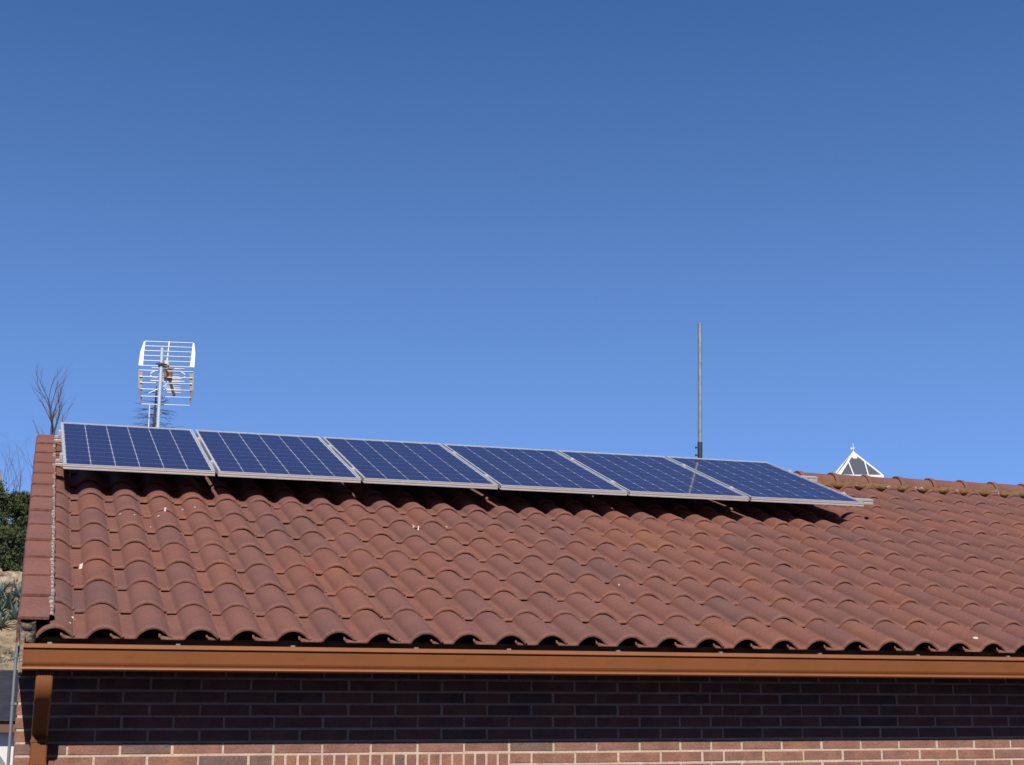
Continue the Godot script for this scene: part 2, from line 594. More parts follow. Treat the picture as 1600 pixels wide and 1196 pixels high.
	for k in e0.size() - 1:
		quad(st, e1[k], e1[k + 1], e0[k + 1], e0[k])
	var rm := done(st)
	var inv := roof_basis().inverse()
	var k0 := -20
	while true:
		var x := 6.80 + k0 * RL
		k0 += 1
		if x < -0.04: continue
		if x > HOUSE_R - 0.3: break
		var w := Vector3(x, rz.y - 0.028 + rng.randf_range(-0.002, 0.003), rz.z + rng.randf_range(-0.003, 0.003))
		part("ridge_tile", rm, M.clay[[0, 1, 3, 5, 9][rng.randi() % 5]], roof, Transform3D(inv * Basis(Vector3.UP, rng.randf_range(-0.01, 0.01)), inv * w))
	st = ST()
	pts = []
	rad = []
	var xx := -0.12
	while xx < HOUSE_R - 0.1:
		var wv := nz.get_noise_1d(xx * 45.0)
		pts.append(Vector3(xx, 0.002 + 0.006 * wv, -RIDGE_T + 0.105 + 0.008 * nz.get_noise_1d(xx * 60.0 + 90.0)))
		rad.append(Vector2(0.046 + 0.014 * nz.get_noise_1d(xx * 80.0 + 20.0), 0.034 + 0.016 * wv))
		xx += 0.035
	lumpy(st, pts, rad, nz, 0.30, 10)
	part("ridge_mortar", done(st), M.ridge_mortar, roof)
	# pale lumps of newer mortar in the gaps between the tile heads
	for q in [[7.33, 0.9, 0.7], [7.68, 1.2, 0.8], [8.50, 1.3, 1.2], [8.06, 0.6, 0.6], [7.00, 0.7, 0.6], [7.62, 0.6, 0.9]]:
		st = ST()
		lumpy(st, [Vector3(-0.04, 0, 0), Vector3(-0.03, 0, 0), Vector3(0, 0.004, 0), Vector3(0.022, -0.004, 0), Vector3(0.034, 0, 0)], [Vector2(0.003, 0.003), Vector2(0.014, 0.012), Vector2(0.016, 0.022), Vector2(0.014, 0.017), Vector2(0.003, 0.003)], nz, 0.9, 9)
		part("mortar_patch", done(st), M.seam, roof, Transform3D(Basis.from_scale(Vector3(q[1] * 0.8, q[2], 0.8)), Vector3(q[0], 0.012, -RIDGE_T + 0.148)))

	# --- pale flecks on the tiles: droppings and chips, each a small flat blot
	var blots := [[126, 883, 0.020], [114, 966, 0.015], [258, 795, 0.012], [285, 797, 0.010], [304, 793, 0.010], [187, 804, 0.010], [210, 805, 0.011], [247, 807, 0.011], [235, 824, 0.009], [646, 823, 0.014], [653, 828, 0.014], [698, 824, 0.010], [1525, 998, 0.016], [967, 915, 0.012], [1235, 813, 0.012], [109, 974, 0.009]]
	for q in blots:
		var o := cam.transform
		var d := o.basis * Vector3((q[0] - 800.0) / 2290.2, (598.0 - q[1]) / 2290.2, -1.0)
		var n := roof_basis().y
		# nearest crossing with the waved tile surface, stepped along the sight line of the photographer
		var best := Vector3.ZERO
		var s := 6.5
		while s < 14.0:
			var p := inv * (o.origin + d * s)
			if p.y < tile_height(p.x, -p.z):
				best = p
				break
			s += 0.004
		if best == Vector3.ZERO: continue
		st = ST()
		flat(st)
		var m := 9
		var ring := []
		for k in m:
			var a := TAU * k / m
			var r: float = q[2] * rng.randf_range(0.5, 1.0)
			var px := best.x + cos(a) * r * (0.35 if q[0] == 967 else 0.75)
			var pt: float = -best.z + sin(a) * r * 1.5
			ring.append(Vector3(px, tile_height(px, pt) + 0.0015, -pt))
		var c := Vector3(best.x, tile_height(best.x, -best.z) + 0.003, best.z)
		for k in m:
			tri(st, c, ring[(k + 1) % m], ring[k])
			tri(st, ring[k], ring[(k + 1) % m], ring[k] - Vector3(0, 0.003, 0))
		part("dropping", done(st), M.dropping, roof)

	build_gutter(house)

func tile_height(x: float, t: float) -> float:
	var i := roundf(x / TW)
	var j := floorf(t / TG)
	var prof := tile_profile()
	var best := -1.0
	for k in [i, i + 1.0]:
		var lx: float = x - k * TW
		for q in prof.size() - 1:
			if lx >= prof[q][0] and lx <= prof[q + 1][0]:
				best = maxf(best, lerpf(prof[q][1], prof[q + 1][1], (lx - prof[q][0]) / (prof[q + 1][0] - prof[q][0])))
	return best - (t - j * TG) * 0.0205 / TG + 0.0015

func build_wall(house: Node3D) -> void:
	var st := ST()
	box(st, Vector3(LEFT + 0.006, GROUND, WALL_Z - 0.24), Vector3(HOUSE_R, -0.168, WALL_Z - 0.0022))
	# left gable and rear wall behind it
	box(st, Vector3(LEFT + 0.006, GROUND, -8.7), Vector3(LEFT + 0.24, -0.05, WALL_Z - 0.245))
	box(st, Vector3(LEFT + 0.25, GROUND, -8.72), Vector3(HOUSE_R, 0.05, -8.5))
	box(st, Vector3(HOUSE_R - 0.24, GROUND, -8.49), Vector3(HOUSE_R - 0.003, -0.05, WALL_Z - 0.245))
	flat(st)
	var ry := on_roof(0, -0.17, RIDGE_T)
	for x in [LEFT + 0.006, LEFT + 0.24, HOUSE_R - 0.243, HOUSE_R - 0.003]:
		var a := Vector3(x, -0.052, -0.45); var b := Vector3(x, -0.052, -8.6); var c := Vector3(x, ry.y, ry.z)
		tri(st, a, c, b)
	var wall := part("wall", done(st), M.mortar, house)
	wall.set_meta("label", "brick wall with pale mortar joints in the shade of the eave")
	# bricks of the front: two alternating courses as the joints lie in the photograph, in metres from the left tile crest
	var A := [LEFT, 0.093, 0.337, 0.580, 0.824, 1.070, 1.314, 1.560, 1.803, 2.050, 2.294, 2.539, 2.782, 3.030, 3.267, 3.450, 3.633, 3.878]
	var B := [LEFT, -0.03, 0.216, 0.463, 0.706, 0.951, 1.197, 1.442, 1.686, 1.931, 2.173, 2.417, 2.661, 2.906, 3.151, 3.395, 3.523, 3.763, 4.009]
	while A[-1] < HOUSE_R: A.append(A[-1] + 0.2485)
	while B[-1] < HOUSE_R: B.append(B[-1] + 0.2485)
	var CH := 0.0606
	var y0 := -0.5235      # a bed joint: the top of the first course in full sun
	var J := 0.0115
	var brick := ST()
	cbox(brick, Vector3(0, 0, -0.05), Vector3(1, 1, 0), 0.0)
	var cache := {}
	var rest := ST()
	for c in range(-6, 40):
		var top: float = y0 - c * CH
		if top - CH < GROUND + 0.02: break
		if top > -0.150: continue
		var list: Array = A if (c + 100) % 2 == 0 else B
		for k in list.size() - 1:
			var x0: float = list[k] + (J * 0.5 if k > 0 else 0.0)
			var x1: float = minf(list[k + 1], HOUSE_R) - J * 0.5
			if x1 - x0 < 0.03: continue
			var soldier := c >= 1 and c <= 4 and x0 > 1.06 and x1 < 2.30
			if soldier: continue
			if c >= 1 and c <= 4:     # stretchers beside the soldier course are cut to it
				if x0 < 1.07 and x1 > 1.07: x1 = 1.07 - J * 0.5
				if x0 < 2.294 and x1 > 2.294: x0 = 2.294 + J * 0.5
			var near := c <= 1 and x0 < 6.2
			var wob := Vector3(rng.randf_range(-0.0015, 0.0015), rng.randf_range(-0.001, 0.001), rng.randf_range(-0.001, 0.0012))
			var w := snappedf(x1 - x0, 0.004)
			if not cache.has(w):
				var b := ST()
				cbox(b, Vector3(0, -(CH - J), -0.06), Vector3(w, 0, 0), 0.0015)
				cache[w] = done(b)
			var tr := Transform3D(Basis.IDENTITY, Vector3(x0, top - J * 0.5, WALL_Z) + wob)
			if near:
				part("brick", cache[w], M.brick[[0, 0, 1, 1, 2, 3, 3, 4, 5][rng.randi() % 9]], wall, tr)
			else:
				rest.append_from(cache[w], 0, tr)
	# soldier course over an opening below the picture
	var sw := 1.224 / 20.0
	var sb := ST()
	cbox(sb, Vector3(0, -0.236, -0.06), Vector3(sw - J, 0, 0), 0.0015)
	var sm := done(sb)
	for k in 20:
		part("brick", sm, M.brick[[0, 1, 3, 4, 5, 2][rng.randi() % 6]], wall, Transform3D(Basis.IDENTITY, Vector3(1.07 + sw * k + J * 0.5, y0 - CH - J * 0.5, WALL_Z + rng.randf_range(-0.001, 0.001))))
	# gable side bricks
	var sideb := ST()
	cbox(sideb, Vector3(0, -(CH - J), -0.05), Vector3(0.238, 0, 0), 0.0022)
	var sbm := done(sideb)
	for c in range(-40, 40):
		var top: float = y0 - c * CH
		if top - CH < GROUND + 0.02: break
		for k in 34:
			var zz := -8.6 + k * 0.2485 + (0.124 if c % 2 else 0.0)
			var t := minf(-zz - 0.25, 8.9 + zz)
			if zz + 0.24 > WALL_Z - 0.06: continue
			if top > -0.20 + t * tan(PITCH) - 0.0: continue
			rest.append_from(sbm, 0, Transform3D(Basis(Vector3.UP, -PI / 2), Vector3(LEFT, top - J * 0.5, zz)))
	var rp := part("brick_field", rest.commit(), M.brick[0], wall)
	rp.set_meta("kind", "stuff")

func build_gutter(house: Node3D) -> void:
	# section in (z, y): moulded front with an upper lip and a lower bead
	var outer := [Vector2(0.0885, -0.078), Vector2(0.096, -0.0765), Vector2(0.102, -0.0790), Vector2(0.1135, -0.0925), Vector2(0.1140, -0.0960), Vector2(0.1120, -0.0985), Vector2(0.1065, -0.1000), Vector2(0.1055, -0.1020), Vector2(0.0990, -0.1610), Vector2(0.0960, -0.1690), Vector2(0.0910, -0.1760), Vector2(0.0895, -0.1795), Vector2(0.0940, -0.1805), Vector2(0.1040, -0.1850), Vector2(0.1060, -0.1895), Vector2(0.1040, -0.1935), Vector2(0.0970, -0.1960), Vector2(-0.0330, -0.1960), Vector2(-0.0330, -0.0800)]
	var inner := [Vector2(-0.0310, -0.0800), Vector2(-0.0310, -0.1935), Vector2(0.0870, -0.1935), Vector2(0.0870, -0.1000)]
	var poly := PackedVector2Array()
	for k in range(inner.size() - 1, -1, -1): poly.append(inner[k])
	for k in range(outer.size() - 1, -1, -1): poly.append(outer[k])
	# to counter-clockwise in a frame whose x is world z, y is world y, z is world -x
	var g := Vector3(-0.1325, 0, 0)
	var b := Basis(Vector3(0, 0, 1), Vector3(0, 1, 0), Vector3(-1, 0, 0))
	var st := ST()
	var len := HOUSE_R + 0.1
	extrude(st, poly, Transform3D(b, g + Vector3(len, 0, 0)), len)
	var gutter := part("gutter", done(st), M.paint, house)
	gutter.set_meta("label", "copper-brown moulded metal gutter along the eave")
	st = ST()
	var cap := PackedVector2Array()
	for k in range(outer.size() - 1, -1, -1):
		cap.append(outer[k] * Vector2(1.0, 1.0) + Vector2(0.0015 if outer[k].x > 0 else -0.0015, -0.0015 if outer[k].y < -0.15 else 0.0))
	extrude(st, cap, Transform3D(b, g + Vector3(0.004, 0, 0)), 0.008)
	part("end_cap", done(st), M.paint, gutter)
	for x in [-0.024, 0.552, 1.093, 1.704, 2.185, 2.777, 3.36, 3.95, 4.561, 5.15]:
		st = ST()
		box(st, Vector3(-0.010, 0.0, -0.126), Vector3(0.010, 0.0025, 0.001))
		box(st, Vector3(-0.010, 0.003, -0.014), Vector3(0.010, 0.007, 0.001))
		part("bracket", done(st), M.galv, gutter, Transform3D(Basis.IDENTITY, Vector3(x, -0.0768, 0.094)))
	# downpipe: ribbed rectangular pipe, an elbow back to the wall and a straight drop
	st = ST()
	var cx := -0.036
	var path := []
	path.append(Vector3(cx, -0.194, 0.046))
	path.append(Vector3(cx, -0.235, 0.046))
	for k in range(1, 9):
		var a := deg_to_rad(52.0) * k / 8.0
		path.append(Vector3(cx, -0.235 - 0.095 * sin(a), 0.046 - 0.095 * (1.0 - cos(a))))
	var last: Vector3 = path[-1]
	var dirv := Vector3(0, -cos(deg_to_rad(52.0)), -sin(deg_to_rad(52.0)))
	var run := (last.z + 0.198 - 0.06 * (1.0 - cos(deg_to_rad(52.0)))) / sin(deg_to_rad(52.0))
	last = last + dirv * run
	path.append(last)
	for k in range(1, 7):
		var a := deg_to_rad(52.0) * (1.0 - k / 6.0)
		path.append(Vector3(cx, last.y - 0.06 * (sin(deg_to_rad(52.0)) - sin(a)), last.z - 0.06 * (cos(a) - cos(deg_to_rad(52.0)))))
	var low: Vector3 = path[-1]
	path.append(Vector3(cx, GROUND + 0.03, low.z))
	var sec := []    # ribbed rectangle, x across, y outward
	var hw := 0.0385
	var hd := 0.030
	for k in 13:
		var u := -hw + 2.0 * hw * k / 12.0
		sec.append(Vector2(u * 0.94, hd + (0.0 if k % 2 else 0.0045) - (0.005 if k == 0 or k == 12 else 0.0)))
	for k in 7:
		sec.append(Vector2(hw - (0.0 if k % 2 else 0.002), hd * 0.72 - 2.0 * hd * 0.72 * k / 6.0))
	for k in 13:
		var u := hw - 2.0 * hw * k / 12.0
		sec.append(Vector2(u * 0.94, -hd + (0.0 if k % 2 else 0.002)))
	for k in 7:
		sec.append(Vector2(-hw + (0.0 if k % 2 else 0.002), -hd * 0.72 + 2.0 * hd * 0.72 * k / 6.0))
	var rows := []
	for i in path.size():
		var d: Vector3 = (path[min(i + 1, path.size() - 1)] - path[max(i - 1, 0)]).normalized()
		var o := Vector3.RIGHT.cross(d) * -1.0
		if o.z < 0: o = -o
		var row := PackedVector3Array()
		for q in sec:
			row.append(path[i] + Vector3.RIGHT * q.x + o * q.y)
		rows.append(row)
	sheet(st, rows, 1, true)
	var pipe := part("downpipe", done(st), M.paint, house)
	pipe.set_meta("label", "ribbed copper-brown downpipe bending back from the gutter to the wall")
	for y in [low.y - 0.006, low.y - 0.115]:
		st = ST()
		rows = []
		for s in [[0.0, 1.0], [0.0, 1.07], [-0.012, 1.07], [-0.012, 1.0]]:
			var row := PackedVector3Array()
			for q in sec:
				row.append(Vector3(cx + q.x * s[1], y + s[0], low.z + q.y * s[1]))
			rows.append(row)
		sheet(st, rows, -1, true)
		part("collar", done(st), M.paint, pipe)

# ------------------------------------------------------------------ solar array
func build_solar() -> void:
	var PW := 0.992
	var PL := 1.65
	var H := 0.142
	var frame := roof_basis()
	# the array lies a touch askew on the roof
	var array := Transform3D(frame * Basis(Vector3.UP, 0.009), on_roof(0.031, H, 3.045))
	# frame section: (u outward, v up), u = 0 is the outer face
	var sec := PackedVector2Array([Vector2(-0.028, 0.0), Vector2(0.0, 0.0), Vector2(0.0, 0.008), Vector2(-0.0025, 0.0095), Vector2(-0.0025, 0.0145), Vector2(0.0, 0.016), Vector2(0.0, 0.024), Vector2(-0.002, 0.0255), Vector2(-0.002, 0.028), Vector2(0.0, 0.0295), Vector2(0.0, 0.0345), Vector2(-0.001, 0.035), Vector2(-0.011, 0.035), Vector2(-0.011, 0.0315), Vector2(-0.0025, 0.031), Vector2(-0.004, 0.004), Vector2(-0.028, 0.003)])
	var fst := ST()
	# long sides run the full length, short ones butt between them
	var o := Basis(Vector3.RIGHT, Vector3.UP, Vector3.BACK)
	extrude(fst, sec, Transform3D(Basis(Vector3(0, 0, 1), Vector3.UP, Vector3(-1, 0, 0)), Vector3(PW, 0, 0)), PW)              # low side
	extrude(fst, sec, Transform3D(Basis(Vector3(0, 0, -1), Vector3.UP, Vector3(1, 0, 0)), Vector3(0, 0, -PL)), PW)             # high side
	extrude(fst, sec, Transform3D(Basis(Vector3(-1, 0, 0), Vector3.UP, Vector3(0, 0, -1)), Vector3(0, 0, -0.0285)), PL - 0.057)   # left
	extrude(fst, sec, Transform3D(Basis(Vector3(1, 0, 0), Vector3.UP, Vector3(0, 0, 1)), Vector3(PW, 0, -PL + 0.0285)), PL - 0.057)  # right
	var fm := done(fst)
	var bst := ST()
	box(bst, Vector3(0.005, 0.0265, -PL + 0.005), Vector3(PW - 0.005, 0.0285, -0.005))
	var bm := done(bst)
	var gst := ST()
	flat(gst)
	quad(gst, Vector3(0.004, 0.0312, -0.004), Vector3(PW - 0.004, 0.0312, -0.004), Vector3(PW - 0.004, 0.0312, -PL + 0.004), Vector3(0.004, 0.0312, -PL + 0.004))
	var gm := done(gst)
	var cst := ST()
	var CX := 0.1545
	var CZ := 0.1540
	var px := 0.1590
	var pz := 0.1595
	# cells with clipped corners
	var cc := 0.008
	var cp := PackedVector2Array([Vector2(cc, 0), Vector2(CX - cc, 0), Vector2(CX, cc), Vector2(CX, CZ - cc), Vector2(CX - cc, CZ), Vector2(cc, CZ), Vector2(0, CZ - cc), Vector2(0, cc)])
	extrude(cst, cp, Transform3D(Basis(Vector3.RIGHT, Vector3(0, 0, -1), Vector3.UP), Vector3(0, 0.0287, 0)), 0.0006)
	var cm := done(cst)
	var jst := ST()
	box(jst, Vector3(PW * 0.5 - 0.06, 0.002, -PL + 0.10), Vector3(PW * 0.5 + 0.06, 0.026, -PL + 0.22))
	var jm := done(jst)
	var which := ["first blue solar panel, at the left end of the row next to the verge tiles", "second blue solar panel counted from the verge tiles", "third blue solar panel counted from the verge tiles", "fourth blue solar panel counted from the verge tiles", "fifth blue solar panel, its upper right corner by the bare grey pole", "sixth blue solar panel, the right end of the row, mirroring nothing beyond it but ridge tiles"]
	which[5] = "sixth blue solar panel, at the right end of the row near the glazed pyramid"
	for k in 6:
		var p := thing("solar_panel", which[k], "solar panel", Vector3.ZERO, "row of solar panels on the roof")
		p.transform = array * Transform3D(Basis(Vector3.UP, rng.randf_range(-0.001, 0.001)), Vector3(k * 1.0145, rng.randf_range(-0.001, 0.001), rng.randf_range(-0.004, 0.004)))
		part("frame", fm, M.alu, p)
		var back := part("backsheet", bm, M.back, p)
		for i in 6:
			for j in 10:
				part("cell", cm, M.cell[rng.randi() % 3], back, Transform3D(Basis.IDENTITY, Vector3(0.0205 + i * px, 0, -0.030 - j * pz)))
		part("glass", gm, M.glass, p)
		part("junction_box", jm, M.black, p)
	# rails
	var total := 6 * 1.0145 - 0.0225
	var rail := PackedVector2Array([Vector2(-0.02, 0), Vector2(0.02, 0), Vector2(0.02, 0.014), Vector2(0.016, 0.016), Vector2(0.016, 0.024), Vector2(0.02, 0.026), Vector2(0.02, 0.04), Vector2(0.006, 0.04), Vector2(0.006, 0.028), Vector2(-0.006, 0.028), Vector2(-0.006, 0.04), Vector2(-0.02, 0.04), Vector2(-0.02, 0.026), Vector2(-0.016, 0.024), Vector2(-0.016, 0.016), Vector2(-0.02, 0.014)])
	var tt := [0.33, 1.24]
	var rl := ["lower aluminium mounting rail under the solar panels", "upper aluminium mounting rail under the solar panels"]
	for n in 2:
		var st := ST()
		extrude(st, rail, Transform3D(Basis(Vector3(0, 0, 1), Vector3.UP, Vector3(-1, 0, 0)), Vector3(total + 0.28, -0.042, -tt[n])), total + 0.28 + 0.046)
		var r := part(numbered("mounting_rail"), done(st), M.alu, self, array)
		tag(r, rl[n], "rail", "mounting rails")
		# feet: threaded stud, plate and nut on a tile crest
		for x in [0.83, 1.92, 2.37, 3.30, 3.90, 4.75, 5.44, 0.06]:
			st = ST()
			rod(st, Vector3(x, -0.150, -tt[n] + 0.026), Vector3(x, -0.036, -tt[n] + 0.026), 0.006)
			rod(st, Vector3(x, -0.072, -tt[n] + 0.026), Vector3(x, -0.062, -tt[n] + 0.026), 0.011, 6)
			box(st, Vector3(x - 0.018, -0.042, -tt[n] + 0.0205), Vector3(x + 0.018, -0.002, -tt[n] + 0.0265))
			part("foot", done(st), M.dark_steel, r)
		# clamps: between panels, and end clamps
		for k in 7:
			st = ST()
			var x := k * 1.0145 - 0.0112
			if k == 0: x = -0.012
			box(st, Vector3(x - (0.017 if k > 0 else 0.009), 0.0355, -tt[n] - 0.022), Vector3(x + (0.017 if k < 6 else 0.009), 0.0385, -tt[n] + 0.022))
			box(st, Vector3(x - 0.0095, -0.001, -tt[n] - 0.022), Vector3(x + 0.0095, 0.0353, -tt[n] + 0.022))
			rod(st, Vector3(x, 0.0386, -tt[n]), Vector3(x, 0.047, -tt[n]), 0.0065, 6)
			part("clamp", done(st), M.alu, r)

# ------------------------------------------------------------------ television antenna
func build_antenna() -> void:
	var base := Vector3(1.0193, 2.1444, -8.0)
	var a := thing("television_antenna", "white grid television antenna on a thin mast behind the first solar panel", "antenna", base)
	a.scale = Vector3.ONE * 1.272
	var st := ST()
	rod(st, Vector3(0, -1.38, 0), Vector3(0.002, 0.934, 0), 0.0135, 12)
	part("mast", done(st), M.pale_metal, a)
	st = ST()
	box(st, Vector3(-0.020, 0.782, -0.05), Vector3(0.026, 0.806, 0.020))
	rod(st, Vector3(-0.045, 0.795, 0.018), Vector3(0.045, 0.795, 0.018), 0.006)
	part("clamp", done(st), M.dark_steel, a)
	var aim := Transform3D(Basis(Vector3.UP, deg_to_rad(-9.0)), Vector3(0.047, 0.775, -0.05))
	# two grids opening in a V away from the viewer
	for s in [1.0, -1.0]:
		var g: float = s
		var inner := Vector3(0, 0.020 * g + 0.0, 0)
		var outer := Vector3(0, 0.265 * g + (0.0 if g > 0 else -0.005), -0.16)
		st = ST()
		var hw0 := 0.224
		var hw1 := 0.205
		for e in [-1.0, 1.0]:
			var pa: Vector3 = inner + Vector3(e * hw0, 0, 0)
			var pb: Vector3 = inner.lerp(outer, 0.55) + Vector3(e * (hw0 - 0.002), 0, 0.012)
			var pc: Vector3 = outer + Vector3(e * hw1, 0, 0)
			flat(st)
			var w0 := Vector3(-e * 0.036, 0, 0)
			var w1 := Vector3(-e * 0.030, 0, 0)
			var w2 := Vector3(-e * 0.012, 0, 0)
			for off in [Vector3.ZERO, Vector3(0, 0, -0.004)]:
				var back: bool = off.z < 0
				var l := [pa + off, pb + off, pc + off]
				var r := [pa + w0 + off, pb + w1 + off, pc + w2 + off]
				for k in 2:
					if (e * g < 0.0) != back: quad(st, r[k], l[k], l[k + 1], r[k + 1])
					else: quad(st, l[k], r[k], r[k + 1], l[k + 1])
		var plate := part("reflector", done(st), M.white, a, aim)
		st = ST()
		var fr := [0.0, 0.20, 0.40, 0.60, 0.80, 1.0] if g > 0 else [0.0, 0.19, 0.37, 0.56, 0.77, 1.0]
		for f in fr:
			var c := inner.lerp(outer, f)
			if f > 0.05 and f < 0.95: c += Vector3(0, 0, 0.012 * sin(PI * f))
			var w := lerpf(hw0, hw1, f) - 0.008
			rod(st, c + Vector3(-w, 0, -0.002), c + Vector3(w, 0, -0.002), 0.0042, 6)
		if g > 0:
			rod(st, inner + Vector3(0, 0, -0.008), outer + Vector3(0, 0.006, -0.008), 0.006, 6)
		part("rods", done(st), M.white, plate)
	# boom with directors running away from the viewer
	st = ST()
	box(st, Vector3(-0.011, -0.011, -1.04), Vector3(0.011, 0.011, 0.05))
	var boom := part("boom", done(st), M.alu_dull, a, aim)
	for k in 11:
		var z := -0.30 - k * 0.07
		var w := 0.085 - k * 0.0025
		st = ST()
		rod(st, Vector3(-w, 0.016, z), Vector3(w, 0.016, z), 0.004, 6)
		box(st, Vector3(-0.012, 0.0115, z - 0.012), Vector3(0.012, 0.024, z + 0.012))
		part("director", done(st), M.white if k % 3 else M.cream, boom)
	# dipole: two white bent loops left and right
	for s in [-1.0, 1.0]:
		var e: float = s
		st = ST()
		tube(st, [Vector3(e * 0.025, 0.022, -0.20), Vector3(e * 0.10, 0.020, -0.19), Vector3(e * 0.135, 0.004, -0.19), Vector3(e * 0.142, -0.018, -0.19), Vector3(e * 0.125, -0.036, -0.19), Vector3(e * 0.085, -0.040, -0.19)], [0.0055, 0.006, 0.0065, 0.0065, 0.006, 0.004], 6)
		rod(st, Vector3(e * 0.05, 0.048, -0.2), Vector3(e * 0.135, 0.050, -0.2), 0.0045, 6)
		rod(st, Vector3(e * 0.03, -0.062, -0.2), Vector3(e * 0.138, -0.060, -0.2), 0.005, 6)
		part("dipole", done(st), M.white, a, aim)
	st = ST()
	cbox(st, Vector3(-0.030, -0.045, -0.25), Vector3(0.034, 0.042, -0.145), 0.008)
	var jb := part("junction_box", done(st), M.amber, a, aim)
	st = ST()
	box(st, Vector3(0.012, -0.010, -0.144), Vector3(0.030, 0.008, -0.139))
	part("tab", done(st), M.red, jb)
	st = ST()
	tube(st, [Vector3(0, 0.075, 0.0), Vector3(0, 0.045, 0.0), Vector3(0, 0.02, 0.01)], [0.006, 0.022, 0.024], 8)
	part("hub", done(st), M.cream, a, aim)
	st = ST()
	rod(st, Vector3(0.0, -0.13, -0.05), Vector3(-0.13, -0.225, 0.05), 0.0045, 6)
	rod(st, Vector3(0.0, -0.13, -0.05), Vector3(0.0, -0.02, -0.09), 0.0045, 6)
	part("stay", done(st), M.white, a, aim)
	# thin whip farther back
	st = ST()
	rod(st, Vector3(0, -2.6, 0), Vector3(0.0, 0.27, 0), 0.007, 6)
	solid("thin_pole", done(st), M.white, "short thin white pole just left of the television antenna mast", "pole", Vector3(0.998, 2.65, -9.0))

func build_pipe() -> void:
	var p := thing("vent_pole", "tall bare grey steel pole rising behind the fifth solar panel", "pole", Vector3(5.557, 1.55, -4.70))
	p.rotation.z = -0.030
	var st := ST()
	rod(st, Vector3(0, 0.0, 0), Vector3(0, 1.588, 0), 0.0185, 20)
	part("tube", done(st), M.galv, p)
	st = ST()
	rod(st, Vector3(0, 0.2, 0), Vector3(0, 0.468, 0), 0.0225, 16)
	part("sleeve", done(st), M.dark_steel, p)
	for y in [0.415, 0.345]:
		st = ST()
		rod(st, Vector3(-0.042, y, 0.006), Vector3(-0.018, y, 0.006), 0.006, 6)
		rod(st, Vector3(-0.047, y, 0.006), Vector3(-0.040, y, 0.006), 0.011, 6)
		part("bolt", done(st), M.dark_steel, p)

func build_conduit() -> void:
	var c := thing("conduit", "thin grey conduit running down the left corner of the brick wall", "conduit", Vector3(LEFT - 0.019, GROUND, -0.235))
	var top := -GROUND - 0.075
	var st := ST()
	rod(st, Vector3(0, 0.02, 0), Vector3(0.0, top - 0.06, 0), 0.0075, 12)
	tube(st, [Vector3(0, top - 0.06, 0), Vector3(0.003, top - 0.03, 0.0), Vector3(0.005, top, 0.0)], [0.0075, 0.0105, 0.0115], 12)
	part("tube", done(st), M.zinc, c)
	for y in [top - 0.055, top - 0.275, top - 0.9]:
		st = ST()
		rod(st, Vector3(0, y, 0), Vector3(0, y + 0.014, 0), 0.0098, 12)
		box(st, Vector3(0.008, y + 0.002, -0.012), Vector3(0.0185, y + 0.012, 0.004))
		part("clip", done(st), M.zinc, c)

